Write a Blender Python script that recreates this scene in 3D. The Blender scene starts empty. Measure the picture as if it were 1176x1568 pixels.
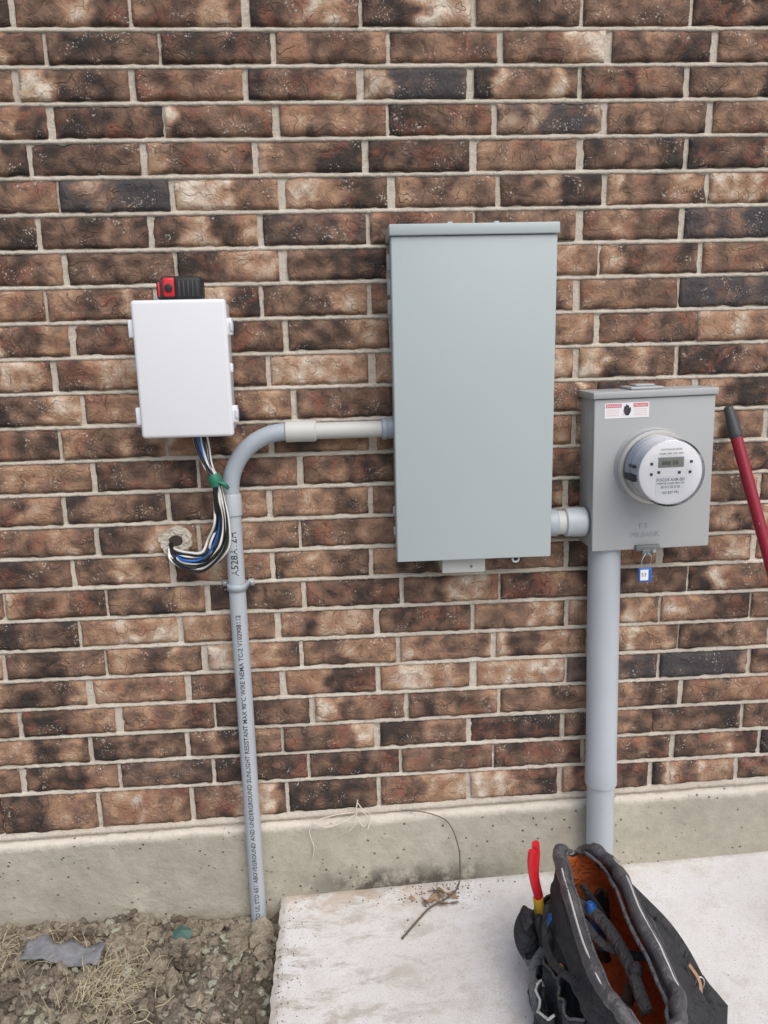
import bpy, bmesh, math, random
import numpy as np
from mathutils import Vector, Matrix, noise
random.seed(7)
S=bpy.context.scene; COL=bpy.context.collection
# ------------------------------------------------------------ node helper
class NT:
    def __init__(s,name):
        s.m=bpy.data.materials.new(name); s.m.use_nodes=True; s.t=s.m.node_tree; s.t.nodes.clear()
        s.o=s.n('ShaderNodeOutputMaterial'); s.p=s.n('ShaderNodeBsdfPrincipled'); s.l(s.p.outputs[0],s.o.inputs[0])
    def n(s,typ,**k):
        x=s.t.nodes.new(typ)
        for a,b in k.items(): setattr(x,a,b)
        return x
    def l(s,a,b): s.t.links.new(a,b)
    def put(s,inp,v):
        if isinstance(v,bpy.types.NodeSocket): s.l(v,inp)
        else: inp.default_value=v
    def math(s,op,a,b=0.0,c=None,clamp=False):
        x=s.n('ShaderNodeMath',operation=op,use_clamp=clamp); s.put(x.inputs[0],a); s.put(x.inputs[1],b)
        if c is not None: s.put(x.inputs[2],c)
        return x.outputs[0]
    def mix(s,f,a,b,mode='MIX'):
        x=s.n('ShaderNodeMix',data_type='RGBA',blend_type=mode); s.put(x.inputs[0],f); s.put(x.inputs[6],a); s.put(x.inputs[7],b); return x.outputs[2]
    def vmath(s,op,a,b):
        x=s.n('ShaderNodeVectorMath',operation=op); s.put(x.inputs[0],a); s.put(x.inputs[1],b); return x.outputs[0]
    def coord(s): return s.n('ShaderNodeTexCoord').outputs['Object']
    def noise(s,vec,scale,detail=4,rough=.55,dist=0.0):
        x=s.n('ShaderNodeTexNoise'); s.l(vec,x.inputs['Vector']); x.inputs['Scale'].default_value=scale
        x.inputs['Detail'].default_value=detail; x.inputs['Roughness'].default_value=rough; x.inputs['Distortion'].default_value=dist
        return x.outputs[0]
    def vor(s,vec,scale,feat='F1'):
        x=s.n('ShaderNodeTexVoronoi',feature=feat); s.l(vec,x.inputs['Vector']); x.inputs['Scale'].default_value=scale; return x.outputs['Distance']
    def ramp(s,f,stops,interp='LINEAR'):
        x=s.n('ShaderNodeValToRGB'); x.color_ramp.interpolation=interp; e=x.color_ramp.elements
        while len(e)<len(stops): e.new(.5)
        for i,(p,c) in enumerate(stops): e[i].position=p; e[i].color=c if len(c)==4 else (*c,1)
        s.l(f,x.inputs[0]); return x.outputs[0]
    def range(s,v,a,b,c=0.,d=1.):
        x=s.n('ShaderNodeMapRange'); s.put(x.inputs[0],v); x.inputs[1].default_value=a; x.inputs[2].default_value=b; x.inputs[3].default_value=c; x.inputs[4].default_value=d; return x.outputs[0]
    def bump(s,h,strength=.5,dist=.002):
        x=s.n('ShaderNodeBump'); x.inputs['Strength'].default_value=strength; x.inputs['Distance'].default_value=dist; s.l(h,x.inputs['Height']); s.l(x.outputs[0],s.p.inputs['Normal'])
    def col(s,c): s.put(s.p.inputs['Base Color'],c)
    def set(s,rough=.5,metal=0.,spec=.5):
        s.p.inputs['Roughness'].default_value=rough; s.p.inputs['Metallic'].default_value=metal; s.p.inputs['Specular IOR Level'].default_value=spec
def plain(name,c,rough=.5,metal=0.,var=.06,scale=12,bs=0.,bscale=300,bd=.0005,spec=.5):
    t=NT(name); v=t.coord(); n=t.noise(v,scale,3,.6)
    t.col(t.mix(n,tuple(x*(1-var) for x in c[:3])+(1,),tuple(min(1,x*(1+var)) for x in c[:3])+(1,)))
    t.set(rough,metal,spec)
    if bs>0: t.bump(t.noise(v,bscale,2,.6),bs,bd)
    return t.m
def fabric(name,c,dust,rough=.75,k=1.):
    t=NT(name); v=t.coord(); n=t.noise(v,22,4,.65,.4); g=t.noise(v,420,2,.6); w=t.noise(v,38,3,.55,.8)
    b=t.mix(t.range(g,.35,.65,0,.5),c,tuple(x*1.7 for x in c[:3])+(1,)); b=t.mix(t.range(n,.52,.74,0,.55),b,dust)
    t.col(b); t.set(rough,0,.4); t.bump(t.math('ADD',t.math('MULTIPLY',w,2.2*k),t.math('MULTIPLY',g,.12)),.9,.008); return t.m
# ------------------------------------------------------------ mesh helpers
def mk(name,verts,faces,mat=None,smooth=False,parent=None,mats=None,mi=None):
    me=bpy.data.meshes.new(name); me.from_pydata([tuple(v) for v in verts],[],faces); me.update()
    o=bpy.data.objects.new(name,me); COL.objects.link(o)
    if mats:
        for m in mats: me.materials.append(m)
        if mi is not None: me.polygons.foreach_set('material_index',mi)
    elif mat: me.materials.append(mat)
    if smooth: me.polygons.foreach_set('use_smooth',[True]*len(me.polygons))
    if parent: o.parent=parent
    return o
def empty(name,loc=(0,0,0)):
    o=bpy.data.objects.new(name,None); COL.objects.link(o); o.location=loc; o.empty_display_size=.05; return o
def rbox(name,a,b,mat,parent=None,bev=.002,seg=2,rot=None):
    bm=bmesh.new(); bmesh.ops.create_cube(bm,size=1)
    c=[(a[i]+b[i])/2 for i in range(3)]; d=[b[i]-a[i] for i in range(3)]
    for v in bm.verts: v.co=Vector((v.co.x*d[0],v.co.y*d[1],v.co.z*d[2]))
    if bev>0: bmesh.ops.bevel(bm,geom=bm.edges[:]+bm.verts[:],offset=bev,segments=seg,affect='EDGES',profile=.5)
    if rot: bmesh.ops.transform(bm,matrix=rot,verts=bm.verts)
    bmesh.ops.translate(bm,vec=c,verts=bm.verts)
    me=bpy.data.meshes.new(name); bm.to_mesh(me); bm.free(); me.materials.append(mat)
    o=bpy.data.objects.new(name,me); COL.objects.link(o)
    if bev>0 and seg>1:
        me.polygons.foreach_set('use_smooth',[True]*len(me.polygons)); me.set_sharp_from_angle(angle=math.radians(50))
    if parent: o.parent=parent
    return o
def plate(name,pts,y0,y1,mat,parent=None):
    n=len(pts); V=[(x,y0,z) for x,z in pts]+[(x,y1,z) for x,z in pts]
    F=[list(range(n)),list(range(2*n-1,n-1,-1))]+[[i,i+n,(i+1)%n+n,(i+1)%n] for i in range(n)]
    o=mk(name,V,F,mat,False,parent); bm=bmesh.new(); bm.from_mesh(o.data); bmesh.ops.recalc_face_normals(bm,faces=bm.faces); bm.to_mesh(o.data); bm.free(); return o
def cat(pts,n=8):
    P=[Vector(p) for p in pts]; P=[P[0]*2-P[1]]+P+[P[-1]*2-P[-2]]; out=[]
    for i in range(1,len(P)-2):
        for k in range(n):
            t=k/n; a,b,c,d=P[i-1:i+3]
            out.append(.5*((2*b)+(c-a)*t+(2*a-5*b+4*c-d)*t*t+(3*b-a-3*c+d)*t**3))
    out.append(P[-2]); return out
def tube(name,pts,r,mat,parent=None,seg=12,caps=True,sx=1.):
    P=[Vector(p) for p in pts]; n=len(P); rr=r if hasattr(r,'__len__') else [r]*n
    T=[(P[min(i+1,n-1)]-P[max(i-1,0)]).normalized() for i in range(n)]
    u=T[0].orthogonal().normalized(); V=[];F=[]
    for i in range(n):
        u=(u-T[i]*u.dot(T[i])).normalized(); w=T[i].cross(u)
        for k in range(seg):
            a=2*math.pi*k/seg; V.append(P[i]+(u*math.cos(a)+w*math.sin(a)*sx)*rr[i])
    for i in range(n-1):
        for k in range(seg):
            F.append([i*seg+k,i*seg+(k+1)%seg,(i+1)*seg+(k+1)%seg,(i+1)*seg+k])
    if caps: F.append(list(range(seg))[::-1]); F.append([(n-1)*seg+k for k in range(seg)])
    o=mk(name,V,F,mat,True,parent); o.data.set_sharp_from_angle(angle=math.radians(50)); return o
def pipe(name,path,prof,mat,parent=None,seg=32):
    A=Vector(path[0]);B=Vector(path[1]); d=(B-A).normalized()
    pts=[A+d*t for t,_ in prof]; n=len(prof)
    u=d.orthogonal().normalized(); w=d.cross(u); V=[];F=[]
    for i,(t,r) in enumerate(prof):
        for k in range(seg):
            a=2*math.pi*k/seg; V.append(pts[i]+(u*math.cos(a)+w*math.sin(a))*r)
    for i in range(n-1):
        for k in range(seg): F.append([i*seg+k,i*seg+(k+1)%seg,(i+1)*seg+(k+1)%seg,(i+1)*seg+k])
    F.append(list(range(seg))[::-1]); F.append([(n-1)*seg+k for k in range(seg)])
    o=mk(name,V,F,mat,True,parent); o.data.set_sharp_from_angle(angle=math.radians(35)); return o
def text(name,body,size,mat,M,parent=None,align='LEFT',bold=0.,bend=None,spacing=1.):
    c=bpy.data.curves.new(name,'FONT'); c.body=body; c.size=size; c.align_x=align; c.offset=bold; c.resolution_u=2; c.space_character=spacing
    t=bpy.data.objects.new(name,c); COL.objects.link(t); bpy.context.view_layer.update()
    dg=bpy.context.evaluated_depsgraph_get(); me=bpy.data.meshes.new_from_object(t.evaluated_get(dg)); bpy.data.objects.remove(t); 
    me.transform(M)
    if bend:
        cx,cy,r=bend
        for v in me.vertices:
            dx=v.co.x-cx; v.co.y=cy-math.sqrt(max(0,r*r-dx*dx))-.0007
    me.materials.clear(); me.materials.append(mat); o=bpy.data.objects.new(name,me); COL.objects.link(o)
    if parent: o.parent=parent
    return o
def WALLM(x,y,z,rot=0.):
    return Matrix.Translation((x,y,z))@Matrix.Rotation(rot,4,'Y')@Matrix.Rotation(math.pi/2,4,'X')
def nz(x,y,z,s=1.): return noise.noise(Vector((x*s,y*s,z*s)))
# ------------------------------------------------------------ camera
yaw,pitch,roll=0.05540,0.21026,-0.02425; C=(0.27122,-1.91348,1.48159); f=1178.0
R=Matrix.Rotation(-yaw,4,'Z')@Matrix.Rotation(math.pi/2-pitch,4,'X')@Matrix.Rotation(roll,4,'Z')
cam=bpy.data.cameras.new('camera'); co=bpy.data.objects.new('camera',cam); COL.objects.link(co)
cam.sensor_fit='VERTICAL'; cam.sensor_height=24; cam.sensor_width=18; cam.lens=f/1568*24; cam.clip_end=2000; cam.clip_start=.02
co.matrix_world=Matrix.Translation(C)@R; S.camera=co
# ------------------------------------------------------------ light
S.view_settings.view_transform='Standard'; S.view_settings.look='None'; S.view_settings.exposure=0
W=bpy.data.worlds.new('World'); S.world=W; W.use_nodes=True; wt=W.node_tree; wt.nodes.clear()
sky=wt.nodes.new('ShaderNodeTexSky'); sky.sky_type='NISHITA'; sky.sun_disc=False
sd=Vector((.28,-.62,.84)).normalized()
sky.sun_elevation=math.asin(sd.z); sky.sun_rotation=math.atan2(sd.x,sd.y); sky.air_density=1.; sky.dust_density=3.; sky.ozone_density=.8
bg=wt.nodes.new('ShaderNodeBackground'); bg.inputs[1].default_value=.15; wo=wt.nodes.new('ShaderNodeOutputWorld')
wt.links.new(sky.outputs[0],bg.inputs[0]); wt.links.new(bg.outputs[0],wo.inputs[0])
sl=bpy.data.lights.new('sun','SUN'); sl.energy=2.0; sl.angle=math.radians(60); sl.color=(1,.965,.91)
so=bpy.data.objects.new('sun',sl); COL.objects.link(so); so.rotation_euler=(-sd).to_track_quat('-Z','Y').to_euler(); so.location=(1,-4,5)
# ------------------------------------------------------------ materials
def brick_mat():
    t=NT('brick_clay'); v=t.coord(); at=t.n('ShaderNodeAttribute',attribute_name='bcol'); sep=t.n('ShaderNodeSeparateColor'); t.l(at.outputs['Color'],sep.inputs[0])
    a2=t.n('ShaderNodeAttribute',attribute_name='bpat'); s2=t.n('ShaderNodeSeparateColor'); t.l(a2.outputs['Color'],s2.inputs[0])
    off=t.vmath('MULTIPLY',at.outputs['Vector'],(9.,5.,13.)); P=t.vmath('ADD',v,off)
    dis=t.n('ShaderNodeTexNoise'); t.l(P,dis.inputs['Vector']); dis.inputs['Scale'].default_value=19; dis.inputs['Detail'].default_value=2
    PW=t.vmath('ADD',P,t.vmath('MULTIPLY',dis.outputs['Color'],(.15,.03,.09)))
    med=t.noise(PW,30,5,.66)
    fine=t.noise(P,170,3,.68)
    val=t.math('ADD',s2.outputs[0],t.math('MULTIPLY_ADD',med,.70,-.35))
    c=t.ramp(val,[(0.05,(.044,.036,.033)),(.20,(.090,.058,.045)),(.34,(.155,.098,.071)),(.46,(.215,.135,.097)),(.58,(.295,.178,.117)),(.70,(.375,.235,.152)),(.84,(.48,.355,.26)),(1,(.66,.57,.47))])
    c=t.mix(t.math('MULTIPLY',t.math('MULTIPLY',s2.outputs[1],t.range(med,.40,.58)),.5),c,(.25,.092,.062,1))
    greym=t.math('MULTIPLY',t.range(sep.outputs[2],.935,.955),t.range(val,.3,.8,.85,.2)); c=t.mix(greym,c,(.065,.064,.070,1))
    ed=t.vor(PW,15,'DISTANCE_TO_EDGE'); crk=t.range(ed,.0,.026,1,0)
    crk=t.math('MULTIPLY',crk,t.range(med,.46,.60))
    c=t.mix(t.math('MULTIPLY',crk,.6),c,(.04,.028,.023,1))
    c=t.mix(t.range(fine,.52,.75,0,.5),c,t.mix(1.,c,(1.6,1.58,1.55,1),'MULTIPLY'))
    c=t.mix(t.range(fine,.28,.42,.45,0),c,(.045,.032,.027,1))
    c=t.mix(t.range(med,.30,.42,.45,0),c,(.055,.038,.031,1))
    sp=t.math('MULTIPLY',t.range(t.noise(P,200,2,.6),.60,.66),t.range(s2.outputs[2],.60,.76))
    c=t.mix(t.math('MULTIPLY',sp,.7),c,(.60,.55,.48,1))
    t.col(c); t.set(.85,0,.25)
    h=t.math('ADD',t.math('MULTIPLY',med,1.25),t.math('MULTIPLY',fine,.25)); h=t.math('SUBTRACT',h,t.math('MULTIPLY',crk,.3))
    t.bump(h,1.,.0065); return t.m
def mortar_mat():
    t=NT('mortar'); v=t.coord(); n=t.noise(v,9,3,.6); g=t.noise(v,380,3,.7); m=t.noise(v,70,3,.6)
    c=t.ramp(n,[(.3,(.52,.465,.39)),(.7,(.68,.625,.54))]); c=t.mix(t.range(g,.35,.5,.4,0),c,(.30,.26,.21,1)); c=t.mix(t.range(m,.55,.75,0,.4),c,(.72,.68,.61,1)); c=t.mix(t.range(m,.28,.42,.45,0),c,(.30,.25,.20,1))
    t.col(c); t.set(.95,0,.15); t.bump(t.math('ADD',g,t.math('MULTIPLY',m,1.5)),.9,.003); return t.m
def conc_mat():
    t=NT('foundation_concrete'); v=t.coord(); n=t.noise(v,3.2,5,.6,.4); g=t.noise(v,330,3,.7); m=t.noise(v,28,5,.65)
    c=t.ramp(n,[(.25,(.36,.335,.27)),(.55,(.47,.44,.365)),(.8,(.56,.53,.45))])
    c=t.mix(t.range(m,.35,.7,.45,0),c,(.31,.285,.23,1))
    sx=t.n('ShaderNodeSeparateXYZ'); t.l(v,sx.inputs[0])
    d=t.math('ABSOLUTE',t.math('SUBTRACT',sx.outputs[0],.42)); st=t.math('MULTIPLY',t.range(d,.12,.36,1,0),t.range(t.math('ADD',sx.outputs[2],t.math('MULTIPLY',m,.06)),.045,.105,1,0))
    st=t.math('MULTIPLY',st,t.range(t.noise(v,18,4,.7),.34,.52)); c=t.mix(t.math('MULTIPLY',st,.92),c,(.085,.075,.064,1))
    tp=t.math('SUBTRACT',sx.outputs[2],t.math('MULTIPLY',sx.outputs[0],.022)); ln=t.math('MULTIPLY',t.range(t.math('ADD',tp,t.math('MULTIPLY',m,.03)),.198,.214,0,1),.75)
    c=t.mix(ln,c,(.68,.63,.55,1))
    lo=t.math('MULTIPLY',t.range(t.math('ADD',sx.outputs[2],t.math('MULTIPLY',m,.06)),-.05,.0,1,0),.55); c=t.mix(lo,c,(.27,.22,.16,1))
    pit=t.range(t.vor(v,48),.10,.18,1,0); pit=t.math('MULTIPLY',pit,t.range(t.noise(v,11,2),.50,.54)); c=t.mix(t.math('MULTIPLY',pit,.8),c,(.10,.085,.065,1))
    c=t.mix(t.range(g,.3,.45,.3,0),c,(.22,.2,.16,1))
    t.col(c); t.set(.9,0,.2); h=t.math('ADD',t.math('MULTIPLY',m,1.5),t.math('MULTIPLY',g,.3)); h=t.math('SUBTRACT',h,pit); t.bump(h,.9,.004); return t.m
def slab_mat():
    t=NT('patio_concrete'); v=t.coord(); n=t.noise(v,2.5,5,.65,.5); g=t.noise(v,300,4,.75); m=t.noise(v,22,5,.7,.3)
    sx=t.n('ShaderNodeSeparateXYZ'); t.l(v,sx.inputs[0])
    c=t.ramp(n,[(.25,(.64,.61,.57)),(.55,(.75,.745,.735)),(.8,(.80,.81,.83))])
    c=t.mix(t.range(m,.5,.72,0,.45),c,(.54,.48,.41,1))
    wet=t.math('MULTIPLY',t.range(t.noise(t.vmath('MULTIPLY',v,(1,2.2,1)),9,5,.72,.4),.50,.62),t.range(sx.outputs[0],.2,.75,.6,.0)); c=t.mix(wet,c,(.36,.30,.235,1))
    pk=t.math('MULTIPLY',t.range(sx.outputs[1],-.16,-.02,0,.6),t.range(t.noise(v,13,4,.7),.45,.58)); pk=t.math('MULTIPLY',pk,t.range(sx.outputs[0],.45,.7,1,.25)); c=t.mix(pk,c,(.50,.36,.26,1))
    c=t.mix(t.range(g,.36,.46,.5,0),c,(.30,.25,.2,1)); 
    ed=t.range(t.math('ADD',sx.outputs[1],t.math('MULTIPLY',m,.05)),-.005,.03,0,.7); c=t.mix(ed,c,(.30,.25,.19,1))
    e2=t.range(t.math('SUBTRACT',sx.outputs[0],t.math('MULTIPLY',m,.05)),.045,.062,.55,0); c=t.mix(e2,c,(.42,.37,.30,1))
    t.col(c); t.set(.9,0,.2); t.bump(t.math('ADD',g,m),.6,.003); return t.m
def soil_mat(name,k=1.,w=1.):
    t=NT(name); v=t.coord(); n=t.noise(v,9,4,.7,.3); g=t.noise(v,140,4,.75); m=t.noise(v,40,3,.7)
    c=t.ramp(t.math('MULTIPLY_ADD',g,.5,t.math('MULTIPLY',n,.5)),[(.30,(.10*k,.08*k*w,.058*k*w)),(.46,(.24*k,.205*k*w,.155*k*w)),(.60,(.38*k,.335*k*w,.27*k*w)),(.8,(.54*k,.50*k*w,.43*k*w))])
    c=t.mix(t.range(m,.56,.7,0,.5),c,(.38*k,.34*k,.27*k,1))
    t.col(c); t.set(.97,0,.1); t.bump(t.math('ADD',g,m),1.,.008); return t.m
BR=brick_mat(); MO=mortar_mat(); CO=conc_mat(); SLB=slab_mat(); SOIL=soil_mat('soil',.62)
CLOD=soil_mat('clod',1.15); CLOD2=soil_mat('dark_clod',.75,.95); GRAV=soil_mat('gravel',1.5,1.15)
PANEL=plain('grey_enamel',(.405,.465,.475,1),.36,0,.04,2.2,.12,900,.0003)
METAL=plain('meter_enamel',(.385,.40,.405,1),.40,0,.04,4,.12,900,.0003)
EMB=plain('embossed_enamel',(.33,.345,.35,1),.45)
METALD=plain('grey_dark_steel',(.17,.18,.18,1),.5,.3)
PVC=plain('grey_pvc',(.42,.46,.50,1),.42,0,.08,9)
PVCL=plain('pale_pvc',(.51,.52,.50,1),.5,0,.09,14)
PVCB=plain('blue_grey_pvc',(.36,.41,.46,1),.45,0,.08,9)
WHITE=plain('white_plastic',(.73,.75,.785,1),.36,0,.01,5,.05,500,.0003)
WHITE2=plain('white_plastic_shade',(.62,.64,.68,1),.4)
RED=plain('red_plastic',(.60,.02,.03,1),.35); BLACK=plain('black_rubber',(.018,.018,.02,1),.6,0,.2,40,.3,400)
DGREY=plain('dark_grey_plastic',(.05,.054,.06,1),.5)
INK=plain('ink',(.035,.04,.05,1),.7); LGR=plain('grey_ink',(.22,.23,.25,1),.6)
STEEL=plain('zinc_steel',(.55,.55,.54,1),.35,.8)
PAPER=plain('label_paper',(.78,.79,.80,1),.55); PINK=plain('label_red',(.66,.13,.19,1),.5); PALEP=plain('label_pink',(.70,.42,.45,1),.5)
YEL=plain('yellow_plastic',(.75,.45,.04,1),.45); BLUE=plain('blue_plastic',(.02,.12,.42,1),.4)
GREENT=plain('green_tape',(.02,.17,.10,1),.45)
WBLK=plain('black_insulation',(.014,.014,.016,1),.38); WWHT=plain('white_insulation',(.76,.75,.71,1),.4); WBLU=plain('blue_insulation',(.015,.13,.48,1),.38)
POLE=plain('maroon_paint',(.26,.012,.03,1),.3); LCD=plain('lcd',(.24,.26,.22,1),.25)
TWIG=plain('twig_bark',(.13,.10,.08,1),.9,0,.3,60,.5,300,.001); STRING=plain('pale_string',(.66,.60,.51,1),.9)
def clear_mat():
    t=NT('clear_cover'); t.t.nodes.remove(t.p); fr=t.n('ShaderNodeFresnel'); fr.inputs[0].default_value=1.25
    a=t.n('ShaderNodeBsdfTransparent'); a.inputs[0].default_value=(.99,.99,1,1); b=t.n('ShaderNodeBsdfGlossy'); b.inputs['Roughness'].default_value=.04; mx=t.n('ShaderNodeMixShader')
    t.l(fr.outputs[0],mx.inputs[0]); t.l(a.outputs[0],mx.inputs[1]); t.l(b.outputs[0],mx.inputs[2]); t.l(mx.outputs[0],t.o.inputs[0]); return t.m
CLEAR=clear_mat()
# ------------------------------------------------------------ brick wall
CH=.0813; BL=.254; J=.0125; X0,X1=-2.3,3.3
CR=[-.017,-.011,-.005,-.001,.002,.004,.005,.006,.006,.005,.004,.003,.001]
def line(i):
    c=CR[i] if 0<=i<len(CR) else (-.020 if i<0 else 0.)
    return .25+CH*(24-i)+c
wall=empty('brick_wall')
V=[];F=[];BC=[];BP=[]; NX,NZ=30,8
for i in range(-9,24):
    off=(.088 if i%2 else .158)+random.uniform(-.016,.016)
    x=off+int(math.floor((X0-off)/BL))*BL
    while x<X1:
        zt=line(i)-J/2; zb=line(i+1)+J/2
        if i==23: zb=.222+.022*(x+.127)+.008
        xa=x+J/2+random.uniform(-.005,.005); xb=x+BL-J/2+random.uniform(-.005,.005)
        col=(random.random(),random.random(),random.random(),1)
        base=len(V); sd_=random.uniform(0,50); pro=random.uniform(-.002,.002); tilt=random.uniform(-.002,.002)
        bias=random.uniform(-.08,.10)
        cuts=[];u=0.
        while u<1.15: cuts.append(u); u+=random.choice([.12,.18,.24,.32,.42])*random.uniform(.8,1.2)
        vals=[]
        for _ in cuts:
            q=random.random(); vals.append(random.uniform(.12,.28) if q<.28 else random.uniform(.28,.46) if q<.64 else random.uniform(.5,.68) if q<.90 else random.uniform(.72,.90))
        for a in range(NZ+1):
            for b in range(NX+1):
                fu=b/NX; fv=a/NZ
                X=xa+(xb-xa)*fu; Z=zb+(zt-zb)*fv
                uu=fu+.13*noise.noise(Vector((X*12+sd_,3,Z*26)))+.05*noise.noise(Vector((X*40+sd_,3,Z*60)))
                k=0
                while k+1<len(cuts) and cuts[k+1]<uu: k+=1
                pv=vals[k]
                if k+1<len(cuts):
                    tt=max(0,1-(cuts[k+1]-uu)/.045)*.5; pv=pv*(1-tt)+vals[k+1]*tt
                if k>0:
                    tt=max(0,1-(uu-cuts[k])/.045)*.5; pv=pv*(1-tt)+vals[k-1]*tt
                pv+=bias+noise.noise(Vector((X*30+sd_,sd_*2,Z*34)))*.32-(.07 if a in(0,NZ) else 0)
                rv=.5+noise.noise(Vector((X*19+sd_*5,9,Z*17))); gv=.5+noise.noise(Vector((X*22+sd_*7,4,Z*26)))*.8
                BP.append((pv,max(0,min(1,(rv-.58)*6))*(1 if col[1]>.35 else 0),gv,1))
                edge=min(b,NX-b,a,NZ-a)
                y=pro+tilt*(fu-.5)*2+.0032*nz(X+sd_,0,Z*1.3,34)+.0020*nz(X,sd_,Z,80)
                if edge<1:
                    y+=.005+.003*nz(X,sd_+9,Z,50)
                    if a==0: Z+=.0026*nz(X,sd_,3,40)
                    if a==NZ: Z+=.0026*nz(X,sd_,7,40)
                    if b==0: X+=.0022*nz(sd_,Z,3,60)
                    if b==NX: X+=.0022*nz(sd_,Z,5,60)
                V.append((X,y,Z)); BC.append(col)
        def id(a,b): return base+a*(NX+1)+b
        for a in range(NZ):
            for b in range(NX): F.append((id(a,b),id(a,b+1),id(a+1,b+1),id(a+1,b)))
        per=[id(0,b) for b in range(NX+1)]+[id(a,NX) for a in range(1,NZ+1)]+[id(NZ,b) for b in range(NX-1,-1,-1)]+[id(a,0) for a in range(NZ-1,0,-1)]
        st=len(V)
        for p in per: V.append((V[p][0],.04,V[p][2])); BC.append(col); BP.append(BP[p])
        n=len(per)
        for q in range(n): F.append((per[(q+1)%n],per[q],st+q,st+(q+1)%n))
        x+=BL
o=mk('bricks',V,F,BR,True,wall)
ca=o.data.color_attributes.new('bcol','FLOAT_COLOR','POINT'); ca.data.foreach_set('color',np.array(BC,dtype=np.float32).ravel())
ca=o.data.color_attributes.new('bpat','FLOAT_COLOR','POINT'); ca.data.foreach_set('color',np.array(BP,dtype=np.float32).ravel())
o.data.set_sharp_from_angle(angle=math.radians(70))
V=[(X0,.0085,-.2),(X1,.0085,-.2),(X1,.0085,.25+CH*33),(X0,.0085,.25+CH*33)]
mk('mortar_backing',V,[(0,1,2,3)],MO,False,wall)
V=[];F=[]; nx=int((X1-X0)/.006)
for i in range(-9,25):
    base=len(V); ww=J*.62
    for b in range(nx+1):
        X=X0+b*.006; zc=line(i)
        if i==24: zc=.222+.022*X; ww=.014
        n1=nz(X,i*3.1,0,30); n2=nz(X,i*3.1,5,90); n3=nz(X,i*1.7,9,8)
        for k,(dz,dy) in enumerate([(-ww,.012),(-ww*.55,.0036),(0,.0032),(ww*.55,.0072),(ww,.012)]):
            V.append((X,dy+.0018*n1+.0014*n2+.001*n3-(.004 if i==24 and k<3 else 0),zc+dz+.0018*n2))
    for b in range(nx):
        for k in range(4): p=base+b*5+k; F.append((p,p+5,p+6,p+1))
mk('bed_joints',V,F,MO,True,wall)
rbox('wall_core',(X0,.041,-.2),(X1,.2,.25+CH*33),MO,wall,0)
# ------------------------------------------------------------ foundation
V=[];F=[]; dx=.01; nx=int((X1-X0)/dx); lv=34
for b in range(nx+1):
    X=X0+b*dx; top=.206+.022*X+.005*nz(X,0,0,9)+.004*nz(X,4,0,40)
    rows_=[(top,.02),(top-.001,.0),(top-.004,-.008)]+[(top-.010-(top+.39)*(k/lv),-.012) for k in range(lv+1)]
    for k,(z,y) in enumerate(rows_):
        yy=y+ (.0026*nz(X,z,2,12)+.0016*nz(X,z,7,55) if k>0 else 0)
        V.append((X,yy,z))
n=lv+4
for b in range(nx):
    for k in range(n-1): p=b*n+k; F.append((p,p+1,p+n+1,p+n))
mk('concrete_foundation',V,F,CO,True)
# ------------------------------------------------------------ patio slab
slabz=lambda x,y:-.020+.036*x if x<1.6 else .0376
xs=[.062+.012*i for i in range(int(1.45/.012))]+[1.52,1.7,2.,2.5,3.3]; ys=[.0-.012*i for i in range(70)]+[-.9,-1.1,-1.4,-1.9,-2.6]
V=[];F=[]
for j,y in enumerate(ys):
    for i,x in enumerate(xs):
        xx=x+(.007*nz(0,y,3,11)+.006*nz(1,y,3,38)+.003*nz(5,y,3,90) if i==0 else 0)
        z=slabz(x,y)+.0012*nz(x,y,0,9)+.0006*nz(x,y,3,40)
        if i==0: z-=.007+.006*nz(x,y,8,30)
        if i==1: z-=.002+.003*nz(x,y,8,22)
        V.append((xx,y-.006,z))
nX=len(xs);nY=len(ys)
for j in range(nY-1):
    for i in range(nX-1): p=j*nX+i; F.append((p,p+nX,p+nX+1,p+1))
per=[j*nX for j in range(nY)]+[(nY-1)*nX+i for i in range(1,nX)]+[j*nX+nX-1 for j in range(nY-2,-1,-1)]
st=len(V)
for p in per: V.append((V[p][0]+ (.004 if V[p][0]<.1 else 0),V[p][1],-.25))
for q in range(len(per)-1): F.append((per[q],st+q,st+q+1,per[q+1]))
mk('concrete_patio',V,F,SLB,True).data.set_sharp_from_angle(angle=math.radians(50))
# ------------------------------------------------------------ ground
def soilz(x,y):
    z=-.088+.012*nz(x,y,0,4)+.030*max(0,nz(x,y,1,11))+.022*nz(x,y,2,26)+.013*nz(x,y,3,60)+.005*nz(x,y,4,130)
    if x<0: z+=.02*min(1,-x/.4)
    z+=-.03*min(1,max(0,-y-.35)/.5)
    if y>-.05: z+=.012*(1+y/.05)
    return z
def axis(lo,hi,step,far_lo,far_hi):
    a=[lo+step*i for i in range(int((hi-lo)/step)+1)]; L=[];s=step;x=a[0]
    while x>far_lo: s*=1.5; x-=s; L.append(x)
    Rg=[];s=step;x=a[-1]
    while x<far_hi: s*=1.5; x+=s; Rg.append(x)
    return L[::-1]+a+Rg
gx=axis(-1.0,.072,.005,-300,300); gy=[y for y in axis(-.75,-.008,.005,-300,.2) if y<.12]
V=[];F=[]
for y in gy:
    for x in gx:
        if x>.09: z=-.13
        elif -1.6<x and -1.5<y: z=soilz(x,y)
        else: z=-.11+.02*nz(x,y,0,1.3)
        V.append((x,y,z))
n=len(gx)
for j in range(len(gy)-1):
    for i in range(n-1): p=j*n+i; F.append((p,p+1,p+n+1,p+n))
mk('ground',V,F,SOIL,False)
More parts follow.
